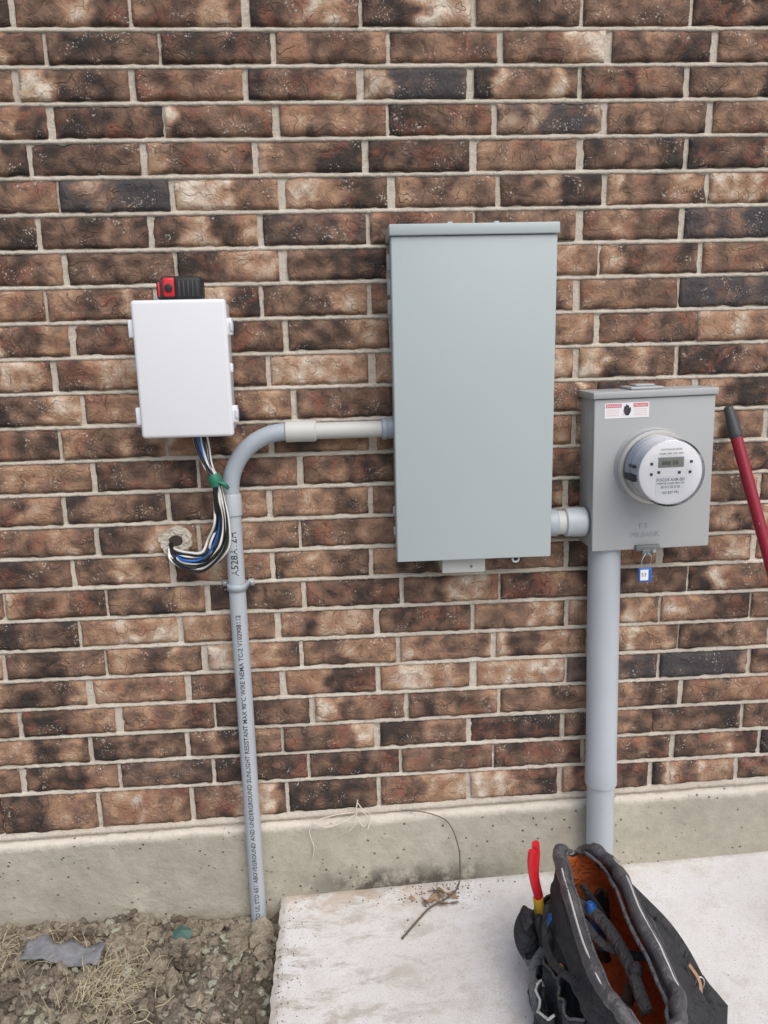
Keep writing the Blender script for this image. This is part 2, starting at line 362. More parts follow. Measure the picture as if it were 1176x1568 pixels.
def blobs(name,spec,mat,parent=None,sub=2,rough=.35):
    V=[];F=[]
    bm=bmesh.new(); bmesh.ops.create_icosphere(bm,subdivisions=sub,radius=1); bv=[v.co.copy() for v in bm.verts]; bf=[[v.index for v in f_.verts] for f_ in bm.faces]; bm.free()
    for (x,y,z,r) in spec:
        sdd=random.uniform(0,99); m=Matrix.Rotation(random.uniform(0,6),3,'Z')@Matrix.Diagonal((random.uniform(.7,1.4),random.uniform(.7,1.2),random.uniform(.5,.9))).to_3x3()
        b=len(V)
        for v in bv:
            k=1+rough*noise.noise(v*1.3+Vector((sdd,0,0)))*1.6+rough*.6*noise.noise(v*3.5+Vector((sdd,0,0)))
            V.append(m@(v*k*r)+Vector((x,y,z)))
        F+=[[b+q for q in ff] for ff in bf]
    return mk(name,V,F,mat,False,parent)
sp=[];sg=[];s3=[]
for k in range(3000):
    x=random.uniform(-.95,.05); y=-.014-abs(random.gauss(0,.24)); r=random.choice([.003,.004,.005,.007,.009,.012,.016])*random.uniform(.7,1.3)
    if y<-.7: continue
    if k%6==0: sg.append((x,y,soilz(x,y)+r*.4,r*.75))
    elif k%3==1: s3.append((x,y,soilz(x,y)+r*.3,r))
    else: sp.append((x,y,soilz(x,y)+r*.3,r))
for x,y,r in [(-.31,-.09,.032),(-.06,-.07,.034),(.0,-.085,.038),(.033,-.07,.030),(-.12,-.1,.024),(-.25,-.13,.022),(-.62,-.06,.026),(-.5,-.07,.02),(.02,-.13,.028),(-.02,-.17,.02),(-.18,-.06,.022),(-.4,-.05,.018),(.03,-.24,.020),(-.1,-.2,.021),(-.05,-.13,.024),(-.55,-.24,.022),(-.2,-.24,.024),(-.13,-.3,.02)]:
    sp.append((x,y,soilz(x,y)+r*.35,r))
blobs('soil_clods',sp,CLOD,None,2,.6); blobs('dark_soil_clods',s3,CLOD2,None,2,.6); blobs('gravel',sg,GRAV,None,1,.4)
sp=[]
for k in range(150):
    x=.07+abs(random.gauss(0,.05)); y=-random.uniform(.02,.6); sp.append((x,y,slabz(x,y)+.0005,random.uniform(.0008,.0022)))
for k in range(160):
    x=random.gauss(.48,.09); y=-.02-abs(random.gauss(0,.06)); sp.append((x,y,slabz(x,y)+.0006,random.uniform(.0008,.003)))
for k in range(60):
    x=random.uniform(.1,1.4); y=-random.uniform(.02,.6); sp.append((x,y,slabz(x,y)+.0004,random.uniform(.0006,.0015)))
blobs('loose_grit',sp,CLOD2,None,1,.4)
DRY=plain('dry_grass',(.47,.41,.27,1),.8,0,.35,30)
V=[];F=[]
def blade(x,y,z,L,a,lift,w):
    b=len(V); d=Vector((math.cos(a),math.sin(a),0)); s=Vector((-d.y,d.x,0))*w; c=random.uniform(-.6,.6)
    for k in range(5):
        t=k/4; p=Vector((x,y,z))+d*L*t+Vector((-d.y,d.x,0))*c*L*t*t*.6+Vector((0,0,lift*math.sin(t*2.4)))
        V.append(p-s*(1-t*.7)); V.append(p+s*(1-t*.7)+Vector((0,0,w*.5)))
    for k in range(4): q=b+2*k; F.append((q,q+1,q+3,q+2))
for _ in range(520):
    u=random.random()
    if u<.6: x=random.gauss(-.36,.05); y=random.gauss(-.26,.06)
    elif u<.75: x=random.gauss(-.62,.05); y=random.gauss(-.13,.04)
    else: x=random.uniform(-.9,.03); y=random.uniform(-.6,-.02)
    if y>-.03 or x>.03: continue
    blade(x,y,soilz(x,y)+.010,random.uniform(.02,.08),random.uniform(0,6.3),random.uniform(.006,.035),random.uniform(.0005,.0011))
mk('dry_grass',V,F,DRY)
tw=empty('fallen_twigs')
for k in range(34):
    x=random.uniform(-.8,0); y=random.uniform(-.4,-.05); a=random.uniform(0,6.3); L=random.uniform(.05,.14); pts=[]
    for q in range(5):
        xx=x+math.cos(a)*L*q/4+random.uniform(-.008,.008); yy=min(-.02,y+math.sin(a)*L*q/4+random.uniform(-.008,.008)); xx=min(xx,.05); pts.append((xx,yy,soilz(xx,yy)+.010+random.uniform(0,.01)))
    tube('twig_%d'%k,cat(pts,3),random.uniform(.0007,.0018),[TWIG,DRY][k%2],tw,6)
SH=plain('shingle_grit',(.20,.205,.215,1),.95,0,.5,70,.8,500,.001)
V=[];F=[]
for i in range(21):
    for j in range(6):
        u=i/20; v_=j/5; x=-.60+.21*u; y=-.10-.035*u-.06*v_-.016*nz(u,v_,1,6)*(1 if j in(0,5) else 0); V.append((x,y,-.026-.010*v_+.014*nz(u*2,v_,3,2.5)+.006*math.sin(u*7)))
for i in range(20):
    for j in range(5): p=i*6+j; F.append((p,p+1,p+7,p+6))
o=mk('roof_shingle_scrap',V,F,SH,True); md=o.modifiers.new('s','SOLIDIFY'); md.thickness=.006
V=[(-.225,-.088,-.043),(-.20,-.08,-.035),(-.172,-.09,-.043),(-.178,-.108,-.054),(-.20,-.10,-.032),(-.218,-.108,-.048)]
o=mk('green_plastic_scrap',V,[(0,1,4),(0,4,5),(1,2,4),(2,3,4),(3,5,4)],plain('dark_green_plastic',(.05,.12,.10,1),.5)); md=o.modifiers.new('s','SOLIDIFY'); md.thickness=.002
# ------------------------------------------------------------ electrical panel box
pb=empty('electrical_panel_box'); x0,x1=.400,.7735; z0,z1=.975,1.7435; D=-.13
rbox('box_body',(x0+.004,-.118,z0+.004),(x1-.004,.002,z1-.003),PANEL,pb,.003)
rbox('cover',(x0,D,z0),(x1,-.1175,z1-.022),PANEL,pb,.0025,3)
rbox('cover_left_flange',(x0-.0008,-.128,z0+.001),(x0+.0035,-.095,z1-.024),PANEL,pb,.001)
rbox('cover_right_flange',(x1-.0035,-.128,z0+.001),(x1+.0008,-.095,z1-.024),PANEL,pb,.001)
rbox('rain_hood',(x0-.004,D-.007,z1-.021),(x1+.004,-.0,z1+.003),PANEL,pb,.002)
for x in (.533,.638): rbox('hood_rivet',(x-.006,-.12,z1+.003),(x+.006,-.10,z1+.009),PANEL,pb,.002)
rbox('bottom_plate',(.513,-.095,.932),(.620,-.02,.974),PVCL,pb,.002)
pipe('plate_screw',((.585,-.099,.948),(.585,-.09,.948)),[(0,.003),(.008,.003)],METALD,pb,12)
tube('hasp_ring',[Vector((.690+.008*math.cos(t),-.120,.970+.008*math.sin(t))) for t in [2*math.pi*k/20 for k in range(21)]],.0028,PANEL,pb,8)
for zz in (1.655,1.60,1.555): rbox('hinge_knuckle',(x0-.006,-.075,zz),(x0+.004,-.055,zz+.035),METAL,pb,.0015)
rbox('side_label',(x0+.0025,-.09,1.57),(x0+.0032,-.045,1.60),YEL,pb,0)
for zz in (1.03,1.08): rbox('side_clip',(x0-.004,-.085,zz),(x0+.004,-.06,zz+.02),METAL,pb,.0015)
# ------------------------------------------------------------ connector between panel and meter
nc=empty('conduit_connector'); yc=-.062; zc=1.043
pipe('locknut_hub',((x1-.004,yc,zc),(1,yc,zc)),[(0,.030),(.004,.034),(.034,.034),(.037,.031)],PVCB,nc)
pipe('coupling',((.80,yc,zc),(1,yc,zc)),[(0,.028),(.004,.030),(.030,.030),(.034,.028)],PVCL,nc)
pipe('nipple',((.825,yc,zc),(1,yc,zc)),[(0,.032),(.003,.036),(.02,.036),(.026,.037),(.05,.037),(.055,.033)],PVC,nc)
# ------------------------------------------------------------ meter
em=empty('electric_meter',(1.024,0,1.175)); parts=[]
mx0,mx1,mz0,mz1=.878,1.172,.980,1.368; MD=-.115
def A(o): parts.append(o); return o
A(rbox('can_body',(mx0+.003,-.105,mz0+.002),(mx1-.003,.002,mz1-.004),METAL,None,.003))
A(rbox('can_cover',(mx0,MD,mz0),(mx1,-.100,mz1-.016),METAL,None,.003,3))
A(rbox('can_hood',(mx0-.004,MD-.006,mz1-.015),(mx1+.004,0,mz1+.001),METAL,None,.002))
A(rbox('hub_cover_plate',(.975,-.09,mz1+.001),(1.055,-.01,mz1+.008),METAL,None,.003))
A(rbox('hub_cap',(.992,-.075,mz1+.008),(1.04,-.03,mz1+.013),METAL,None,.002))
ax,az=1.021,1.188
def lathe(name,prof,mat): return A(pipe(name,((ax,0,az),(ax,-1,az)),prof,mat,None,64))
lathe('socket_rise',[(.112,.094),(.118,.092),(.124,.088),(.1245,.05)],METAL)
lathe('seal_ring',[(.124,.084),(.125,.0885),(.134,.090),(.143,.0885),(.144,.082),(.1441,.05)],STEEL)
lathe('meter_base',[(.13,.077),(.165,.077),(.168,.074),(.168,.03)],WHITE2)
lathe('meter_drum',[(.16,.0715),(.218,.0715),(.220,.070),(.2202,.03)],WHITE)
lathe('face_plate',[(.219,.0740),(.2225,.0740),(.2235,.0730),(.2236,.02)],PAPER)
lathe('glass_cover',[(.144,.081),(.152,.0795),(.224,.0785),(.230,.077),(.233,.072),(.234,.055),(.2342,.0)],CLEAR)
fy=-.2242
A(rbox('lcd_bezel',(ax-.030,fy,az+.012),(ax+.030,fy+.002,az+.036),LGR,None,.0008)); A(rbox('lcd_screen',(ax-.026,fy-.0006,az+.015),(ax+.026,fy+.0008,az+.032),LCD,None,0))
A(text('lcd_digits','888 88',.014,INK,WALLM(ax-.022,fy-.0011,az+.018)))
A(rbox('nameplate',(ax-.034,fy-.0002,az-.052),(ax+.034,fy+.001,az-.006),WHITE,None,0))
A(text('name_text','FOCUS AXR-SD',.0095,INK,WALLM(ax,fy-.0008,az-.019),None,'CENTER'))
A(text('name_text_2','FORM 2S CL200 240V 3W',.0058,INK,WALLM(ax,fy-.0008,az-.026),None,'CENTER'))
A(text('name_text_3','|||| ||| || ||||| ||| ||||',.0065,INK,WALLM(ax,fy-.0008,az-.034),None,'CENTER'))
A(text('name_text_4','162 837 792',.0080,INK,WALLM(ax,fy-.0008,az-.048),None,'CENTER'))
A(text('label_text','WATTHOUR METER',.0055,INK,WALLM(ax,fy-.0008,az+.052),None,'CENTER')); A(text('label_text_2','CL200  240V  3W  60Hz',.0055,INK,WALLM(ax,fy-.0008,az+.043),None,'CENTER'))
for sx_,sz_ in ((-.045,.022),(-.045,-.002),(.045,.0),(.047,.024),(-.028,.002),(.02,.0)): A(rbox('port',(ax+sx_-.003,fy-.0006,az+sz_-.003),(ax+sx_+.003,fy+.001,az+sz_+.003),INK,None,0))
A(rbox('reset_arm',(ax-.0785,-.20,az-.022),(ax-.069,-.15,az-.006),INK,None,.001)); A(rbox('reset_arm',(ax-.0785,-.2,az+.01),(ax-.071,-.17,az+.016),DGREY,None,.001))
sy=MD-.0004
A(rbox('warning_sticker',(.903,sy-.0003,1.306),(1.010,sy+.001,1.342),PAPER,None,0))
for a_,b_ in ((.9055,.943),(.972,1.0075)): A(rbox('sticker_red',(a_,sy-.0006,1.331),(b_,sy,1.3400),PINK,None,0))
A(text('sticker_text','DANGER',.0085,PAPER,WALLM(.924,sy-.0009,1.3325),None,'CENTER')); A(text('sticker_text','PELIGRO',.0080,PAPER,WALLM(.990,sy-.0009,1.3325),None,'CENTER'))
for q in range(4):
    A(rbox('sticker_line',(.907,sy-.0006,1.3255-q*.0045),(.938,sy,1.3265-q*.0045),PALEP,None,0)); A(rbox('sticker_line',(.974,sy-.0006,1.3255-q*.0045),(1.005,sy,1.3265-q*.0045),PALEP,None,0))
A(plate('sticker_hand',[(.948,1.322),(.950,1.334),(.9535,1.334),(.954,1.338),(.957,1.338),(.9575,1.335),(.961,1.336),(.9615,1.330),(.966,1.331),(.966,1.322),(.961,1.312),(.953,1.312)],sy-.0007,sy,INK))
A(plate('sticker_bolt',[(.944,1.309),(.951,1.318),(.949,1.318),(.955,1.326),(.949,1.320),(.951,1.320)],sy-.0009,sy,PINK))
A(text('embossed_mark','MILBANK',.018,EMB,WALLM(1.01,MD-.0012,1.012),None,'CENTER')); 
A(rbox('emboss_bar',(.995,MD-.0012,1.034),(1.001,MD,1.046),EMB,None,0)); A(rbox('emboss_bar',(1.01,MD-.0012,1.034),(1.016,MD,1.046),EMB,None,0))
A(rbox('latch_plate',(.985,-.126,.978),(1.045,-.112,.992),METALD,None,.002)); A(rbox('latch_tongue',(1.0,-.128,.966),(1.03,-.116,.982),METALD,None,.002))
A(pipe('latch_pin',((1.028,-.134,.979),(1.028,-.12,.979)),[(0,.005),(.01,.005)],STEEL,None,14))
A(tube('seal_wire',cat([(1.008,-.128,.972),(.998,-.131,.955),(1.001,-.130,.935),(1.008,-.129,.925),(1.018,-.13,.94),(1.022,-.131,.962),(1.014,-.129,.974)],6),.0009,STEEL,None,6))
A(rbox('seal_tag',(.990,-.134,.901),(1.024,-.127,.937),BLUE,None,.002,2)); A(rbox('seal_tag_label',(.994,-.1348,.906),(1.014,-.1335,.933),PAPER,None,0)); A(text('seal_text','53',.013,INK,WALLM(.996,-.1352,.916)))
for o in parts: o.parent=em; o.matrix_parent_inverse=Matrix.Translation(-Vector(em.location))
em.rotation_euler=(0,math.radians(-.9),0)
# ------------------------------------------------------------ meter riser
cp=empty('conduit_riser')
a_=Vector((.931,-.060,.985)); b_=Vector((.9535,-.060,-.05)); L=(b_-a_).length
pipe('riser_pipe',(a_,b_),[(0,.0405),(.60,.0405),(.603,.0412),(.665,.0425),(.672,.0418),(.673,.0365),(L,.0365)],PVC,cp,40)
# ------------------------------------------------------------ left conduit
cd=empty('electrical_conduit'); r=.0212; cy=-.036
pipe('vertical_pipe',((0,cy,-.2),(0,cy,2)),[(0,r),(1.30,r)],PVC,cd,32)
pipe('bell_coupling',((0,cy,1.085),(0,cy,2)),[(0,r+.0005),(.003,r+.0035),(.05,r+.0035),(.056,r+.0005)],PVC,cd,32)
arc=[(0,cy,1.12)]+[(.142-.142*math.cos(t),cy,1.146+.142*math.sin(t)) for t in [math.pi/2*k/20 for k in range(21)]]+[(.16,cy,1.288)]
tube('elbow',arc,r,PVCB,cd,32)
pipe('coupling',((.140,cy,1.288),(1,cy,1.288)),[(0,r+.001),(.002,r+.0045),(.072,r+.0045),(.076,r+.001)],PVCL,cd,32)
pipe('horizontal_pipe',((.2,cy,1.288),(1,cy,1.288)),[(0,r-.001),(.2,r-.001)],PVCL,cd,32)
pipe('box_adapter',((.374,cy,1.288),(1,cy,1.288)),[(0,r),(.002,r+.005),(.012,r+.005),(.013,r+.003),(.028,r+.003)],PVCB,cd,32)
sp_=[(-.040,-.006,.903),(-.0265,-.006,.903),(-.0245,-.03,.903)]+[( -(r+.0025)*math.cos(t),cy-(r+.0025)*math.sin(t),.903) for t in [math.pi*k/14 for k in range(15)]]+[(.0245,-.03,.903),(.0265,-.006,.903),(.040,-.006,.903)]
V=[];F=[]
for p in sp_: V.append((p[0],p[1],p[2]-.009)); V.append((p[0],p[1],p[2]+.009))
for k in range(len(sp_)-1): F.append((2*k,2*k+2,2*k+3,2*k+1))
o=mk('pipe_strap',V,F,PVCB,True,cd); md=o.modifiers.new('s','SOLIDIFY'); md.thickness=.003; md.offset=0
for x in(-.034,.034): pipe('strap_screw',((x,-.014,.903),(x,0,.903)),[(0,.003),(.001,.005),(.006,.005)],STEEL,cd,14)
text('pipe_print','AS TO UL STD 651 ABOVEGROUND AND UNDERGROUND SUNLIGHT RESISTANT MAX 90\u00b0C WIRE NEMA TC-2 V102908112',.0165,INK,WALLM(.006,cy-.03,-.075,-math.pi/2),cd,'LEFT',.0002,(0,cy,r))
text('pipe_print_2','A528A12H',.0250,INK,WALLM(.009,cy-.03,.935,-math.pi/2),cd,'LEFT',.0002,(0,cy,r))
# ------------------------------------------------------------ white junction box
jb=empty('junction_box'); bx0,bx1,bz0,bz1=-.184,.027,1.289,1.598
rbox('box_base',(bx0+.007,-.085,bz0+.006),(bx1-.007,.0,bz1-.006),WHITE2,jb,.008,3)
rbox('base_rim',(bx0+.003,-.092,bz0+.003),(bx1-.003,-.080,bz1-.003),WHITE,jb,.003,2)
rbox('lid',(bx0,-.114,bz0),(bx1,-.0935,bz1),WHITE,jb,.0085,5)
for zz in (1.340,1.537):
    rbox('latch',(bx1-.006,-.108,zz-.019),(bx1+.010,-.080,zz+.019),WHITE,jb,.002); rbox('latch_bar',(bx1+.006,-.112,zz-.010),(bx1+.012,-.09,zz+.010),WHITE2,jb,.001)
    rbox('hinge',(bx0-.011,-.104,zz-.020),(bx0+.006,-.082,zz+.020),WHITE,jb,.002); rbox('hinge_pin',(bx0-.012,-.1,zz-.014),(bx0-.008,-.09,zz+.014),WHITE2,jb,.001)
rbox('lock_tab',(bx1-.006,-.104,1.435),(bx1+.006,-.088,1.455),WHITE,jb,.002)
# ------------------------------------------------------------ tape measure (sits on the junction box)
tm=empty('tape_measure'); tz=bz1
rbox('case',(-.122,-.080,tz),(-.040,-.038,tz+.054),BLACK,tm,.010,4)
rbox('rubber_grip',(-.092,-.085,tz-.0),(-.028,-.034,tz+.052),BLACK,tm,.010,4)
rbox('red_shell',(-.116,-.0835,tz+.008),(-.088,-.036,tz+.050),RED,tm,.005,3)
rbox('front_bumper',(-.130,-.082,tz+.004),(-.114,-.036,tz+.046),BLACK,tm,.004,3)
pipe('hub_disc',((-.102,-.087,tz+.027),(-.102,-.08,tz+.027)),[(0,.007),(.001,.009),(.006,.009)],BLACK,tm,24)
rbox('red_stripe',(-.127,-.0835,tz+.008),(-.122,-.05,tz+.040),RED,tm,.001)
rbox('tape_hook',(-.137,-.072,tz+.001),(-.126,-.050,tz+.012),STEEL,tm,.001)
for q in range(5): rbox('grip_rib',(-.080+q*.010,-.087,tz+.008),(-.076+q*.010,-.084,tz+.042),DGREY,tm,.001)
# ------------------------------------------------------------ cables
cb=empty('cable_bundle')
mats=[WWHT,WBLK,WWHT,WBLK,WBLU,WBLK,WWHT,WBLK,WBLK,WWHT,WBLK,WWHT]
for k,m in enumerate(mats):
    a=random.Random(k+3); j=lambda s:a.uniform(-s,s); q=k/11-.5
    pts=[(-.062+q*.03,-.055+j(.01),1.31),(-.058+q*.03,-.058+j(.008),1.265),(-.045+q*.018,-.068+j(.004),1.215),(-.029+q*.014,-.072+j(.005),1.178),(-.024+q*.024,-.070+j(.006),1.13),(-.022+q*.034,-.066+j(.008),1.075),
         (-.036+q*.042+j(.003),-.062+j(.01),1.018+q*-.028),(-.074+j(.006),-.055+j(.01),.976-q*.048),(-.118+j(.006),-.045+j(.01),.974-q*.046),(-.152-q*.014+j(.004),-.028+j(.006),.990-q*.020),(-.162+j(.004),-.006,1.008+j(.004)),(-.150+j(.006),.03,1.016+j(.004))]
    tube('cable_%d'%k,cat(pts,8),.0036 if m is WBLK else .0030,m,cb,10)
tube('green_tape',cat([(-.034,-.070,1.192),(-.030,-.072,1.182),(-.026,-.0715,1.168)],4),.0165,GREENT,cb,16)
tube('green_tape_tail',cat([(-.02,-.085,1.178),(-.006,-.088,1.172),(.000,-.080,1.162)],4),.005,GREENT,cb,8)
# crumbly mortar patch round the hole in the masonry
V=[];F=[];nr,na=9,40
for j in range(nr+1):
    for k in range(na):
        a=2*math.pi*k/na; q=.012+.026*(j/nr)*(1+.35*nz(math.cos(a),math.sin(a),4,1.6)+.15*nz(math.cos(a),math.sin(a),9,4)); xx=-.150+q*math.cos(a)*1.2; zz=1.018+q*math.sin(a)
        yy=.012 if j==0 else (.008 if j==nr else -.006+.004*nz(xx,3,zz,90)+.003*nz(xx,5,zz,180)); V.append((xx,yy,zz))
for j in range(nr):
    for k in range(na): F.append((j*na+k,(j+1)*na+k,(j+1)*na+(k+1)%na,j*na+(k+1)%na))
mk('hole_patch',V,F,MO,False,wall)
V=[(-.150+.016*math.cos(t)*1.1,-.0035,1.018+.013*math.sin(t)) for t in [2*math.pi*k/24 for k in range(24)]]
mk('hole_dark',V,[list(range(24))[::-1]],plain('hole_shadow',(.05,.04,.035,1),.95),False,wall)
# ------------------------------------------------------------ broom
bmn=empty('push_broom'); tp=Vector((1.250,-.018,1.318)); dr=Vector((.073,-.102,-.352)).normalized()
L=(1.318-.105)/-dr.z; en=tp+dr*L
pipe('hanger_tip',(tp,en),[(0,.004),(.004,.011),(.02,.0125),(.075,.0165),(.080,.0165),(.085,.0135)],DGREY,bmn,24)
pipe('pole',(tp+dr*.07,en),[(0,.0145),(L-.07,.0145)],POLE,bmn,24)
rbox('broom_head',(en.x-.15,en.y-.03,.085),(en.x+.15,en.y+.03,.115),DGREY,bmn,.006); 
V=[];F=[]
for k in range(400):
    x=en.x+random.uniform(-.145,.145); y=en.y+random.uniform(-.027,.027); b=len(V); dx_=random.uniform(-.006,.006)
    V+=[(x-.001,y,.09),(x+.001,y,.09),(x+dx_,y+dx_,.036)]; F.append((b,b+1,b+2))
mk('bristles',V,F,BLACK,False,bmn)
tM=Matrix.Translation(tp+dr*.30+Vector((-.008,-.0135,0)))@Matrix.Rotation(math.radians(-12),4,'Y')@Matrix.Rotation(math.pi/2,4,'X')@Matrix.Rotation(-math.pi/2,4,'Z')
text('pole_print','SPEED',.018,PAPER,tM,bmn)
# ------------------------------------------------------------ wire / twig at wall base
S1=lambda x,y:slabz(x,y)
tube('fallen_branch',cat([(.405,-.008,.228),(.47,-.02,.226),(.53,-.03,.20),(.556,-.05,.14),(.560,-.06,.08),(.552,-.075,.03),(.52,-.085,S1(.52,0)+.006),(.47,-.12,S1(.47,0)+.010),(.43,-.16,S1(.43,0)+.005),(.385,-.215,S1(.38,0)+.004)],8),[.0012+.0018*(k/72) for k in range(73)],TWIG,None,8)
tb=empty('twig_fork')
for k,p in enumerate([[(.49,-.10,.006),(.52,-.115,.010),(.55,-.105,.006)],[(.47,-.12,.008),(.455,-.095,.012),(.45,-.075,.004)],[(.50,-.09,.008),(.49,-.065,.012),(.485,-.04,.004)],[(.53,-.08,.008),(.50,-.06,.010),(.47,-.055,.004)]]): tube('fork_%d'%k,cat(p,4),.0011,TWIG,tb,6)
V=[];F=[]
LEAF=plain('dead_leaf',(.30,.21,.13,1),.85,0,.4,60)
for k in range(16):
    cx=random.gauss(.50,.03); cy_=random.gauss(-.085,.02); a=random.uniform(0,6.3); L=random.uniform(.008,.018); b=len(V); zz=S1(cx,0)+.003
    d=Vector((math.cos(a),math.sin(a),0)); s=Vector((-d.y,d.x,0))
    for t,w,h in ((-1,0,.002),(-.4,.45,.0),(-.4,-.45,.005),(.3,.4,.001),(.3,-.4,.006),(1,0,.004)): V.append(Vector((cx,cy_,zz+h))+d*L*t+s*L*w)
    F+=[(b,b+2,b+1),(b+1,b+2,b+4,b+3),(b+3,b+4,b+5)]
mk('dead_leaves',V,F,LEAF)
ws=empty('loose_string')
for k,p in enumerate([[(.155,-.016,.10),(.16,-.02,.14),(.15,-.022,.19),(.17,-.02,.218),(.22,-.018,.232),(.28,-.02,.240)],[(.16,-.02,.215),(.20,-.03,.205),(.25,-.03,.222),(.285,-.02,.238)],[(.285,-.01,.27),(.28,-.03,.235),(.30,-.03,.20),(.31,-.03,.23),(.285,-.03,.25),(.275,-.03,.21),(.26,-.03,.19)],[(.285,-.01,.26),(.30,-.03,.25),(.32,-.02,.225),(.31,-.03,.19)]]): tube('strand_%d'%k,cat(p,6),.0014,STRING,ws,6)
# ------------------------------------------------------------ tool bag
tbg=empty('tool_bag')
FAB=fabric('black_canvas',(.024,.025,.029,1),(.075,.073,.07,1)); FABG=fabric('grey_canvas',(.075,.08,.085,1),(.16,.155,.145,1))
ORG=fabric('orange_lining',(.46,.125,.035,1),(.33,.11,.045,1)); PIP=plain('grey_piping',(.50,.50,.50,1),.6,0,.25,30)
LEA=fabric('worn_leather',(.060,.058,.062,1),(.22,.215,.21,1),.38,.5)
TAN=plain('tan_leather',(.35,.20,.10,1),.6,0,.3,30)
NA=110
def bagpt(a,h,inner=0.):
    c,s=math.cos(a),math.sin(a); e=.62
    cx=.868-.078*h; cyy=-.545; hx=(.150*(1-.60*h**1.4)+.018*math.sin(h*math.pi))-inner; hy=(.245+.015*math.sin(h*3.1)+.012*h)-inner
    py=hy*math.copysign(abs(s)**e,s); px=hx*math.copysign(abs(c)**e,c)
    if h>.45: px*=1-(h-.45)*.55*abs(s)**4
    if px>0: px*=1+.80*max(0,-py/.25)*(.25+.75*h)*(1 if py>-.2 else .85)
    z=.292*h+.012
    if px>0: z-=.035*h*max(0,-py/.25)
    if h>.6: z-=.045*(h-.6)/.4*max(0,1-abs(px)/(hx*.75))*(1 if abs(s)>.85 else 0)
    w=.020*nz(a*1.2,h*2.2,inner*9,1.3)+.018*nz(a*3.6,h*5,3,1.2)+.009*nz(a*9,h*12,6,1.); k=1+w/.12*(1 if h<.98 else .5)
    return Vector((cx+px*k+.012*math.sin(py*9)*h,cyy+py*(1+w),z+.012*nz(py*8,h*3,5,1.)*h))
V=[];F=[];MI=[]
Hs=[0,.02,.06,.1,.15,.2,.25,.3,.35,.4,.45,.5,.55,.6,.65,.7,.75,.8,.85,.9,.95,1.]
seq=[(h,0) for h in Hs]+[(h,.008) for h in Hs[::-1][:-1]]
for h,inn in seq:
    for k in range(NA): V.append(bagpt(2*math.pi*k/NA,h if not inn else max(h,.05),inn))
for j in range(len(seq)-1):
    for k in range(NA): F.append((j*NA+k,j*NA+(k+1)%NA,(j+1)*NA+(k+1)%NA,(j+1)*NA+k)); MI.append(0 if j<len(Hs) else 1)
F.append(list(range(NA))[::-1]); MI.append(0); F.append([(len(seq)-1)*NA+k for k in range(NA)]); MI.append(1)
mk('bag_body',V,F,None,True,tbg,[FAB,ORG],MI)
def rim(a0,a1,dz,dx,rad,mat,name,n=30,sx=1.):
    pts=[]
    for k in range(n+1):
        a=a0+(a1-a0)*k/n; p=bagpt(a,1.); t=k/n; pts.append(p+Vector((dx,0,dz*math.sin(t*math.pi)**.5+.005*nz(t*5,a0,0,1))))
    P=cat(pts,2)
    rr=[rad*(1+.28*nz(k*.3,a0,4,1.)) for k in range(len(P))]
    tube(name,P,rr,mat,tbg,12,True,sx)
ra=math.radians
rim(ra(100),ra(260),.008,-.003,.014,LEA,'left_rim_pad'); rim(ra(-80),ra(80),.008,.005,.014,LEA,'right_rim_pad')
rim(ra(106),ra(254),-.004,.016,.0045,FABG,'left_zip'); rim(ra(-74),ra(74),-.004,-.016,.0045,FABG,'right_zip')
rim(ra(104),ra(256),.020,-.006,.0024,PIP,'left_piping'); rim(ra(-76),ra(76),.020,.009,.0024,PIP,'right_piping')
V=[];F=[]
for k in range(31):
    a=ra(-70)+ra(140)*k/30; p=bagpt(a,1.)
    for j in range(6):
        v_=j/5; V.append(p+Vector((.012+.050*v_+.02*nz(k*.25,v_*2,1,1.),0.012*nz(k*.3,v_,7,1.),-.004-.075*v_**1.5+.012*nz(k*.35,v_*2,9,1.))))
for k in range(30):
    for j in range(5): p=k*6+j; F.append((p,p+1,p+7,p+6))
o=mk('right_flap',V,F,FAB,True,tbg); md=o.modifiers.new('s','SOLIDIFY'); md.thickness=.005
tube('right_flap_edge',[V[k*6+5] for k in range(31)],.0035,FABG,tbg,8)
def pouch(name,c,w,h,d,ang,mat=FAB,trim=PIP):
    V=[];F=[];n=18;lv=9; Rz=Matrix.Rotation(ang,3,'Z')
    for j in range(lv+1):
        t=j/lv
        for k in range(n+1):
            a=math.pi*k/n; X=-w/2*math.cos(a)*(1+.12*math.sin(t*3)); Y=-d*math.sin(a)**.7*(.85-.15*t+.45*nz(k*.35,t*3,c[1]*30))
            V.append(Vector(c)+Rz@Vector((X,Y,h*t-.020*math.sin(a)*t+ .022*nz(k*.3,t,c[1]*20))))
    for j in range(lv):
        for k in range(n): p=j*(n+1)+k; F.append((p,p+1,p+n+2,p+n+1))
    F.append([k for k in range(n+1)][::-1])
    o=mk(name,V,F,mat,True,tbg); md=o.modifiers.new('s','SOLIDIFY'); md.thickness=.004
    tube(name+'_trim',V[lv*(n+1):],.0030,trim,tbg,8)
    tube(name+'_seam',[v for v in V[2*(n+1):3*(n+1)]],.0016,FABG,tbg,6)
LA=-math.pi/2
pouch('side_pouch',(.712,-.39,.03),.11,.160,.030,LA,FAB,FABG); pouch('side_pouch',(.705,-.50,.025),.10,.150,.034,LA,FAB,FABG); pouch('side_pouch',(.708,-.615,.03),.12,.165,.040,LA,FAB,FABG); pouch('small_pouch',(.680,-.45,.02),.09,.085,.022,LA,FAB,PIP)
pouch('small_pouch',(.668,-.56,.02),.10,.11,.026,LA,FAB,PIP)
pouch('end_pouch',(.80,-.305,.03),.16,.14,-.012,0,FAB,FABG)
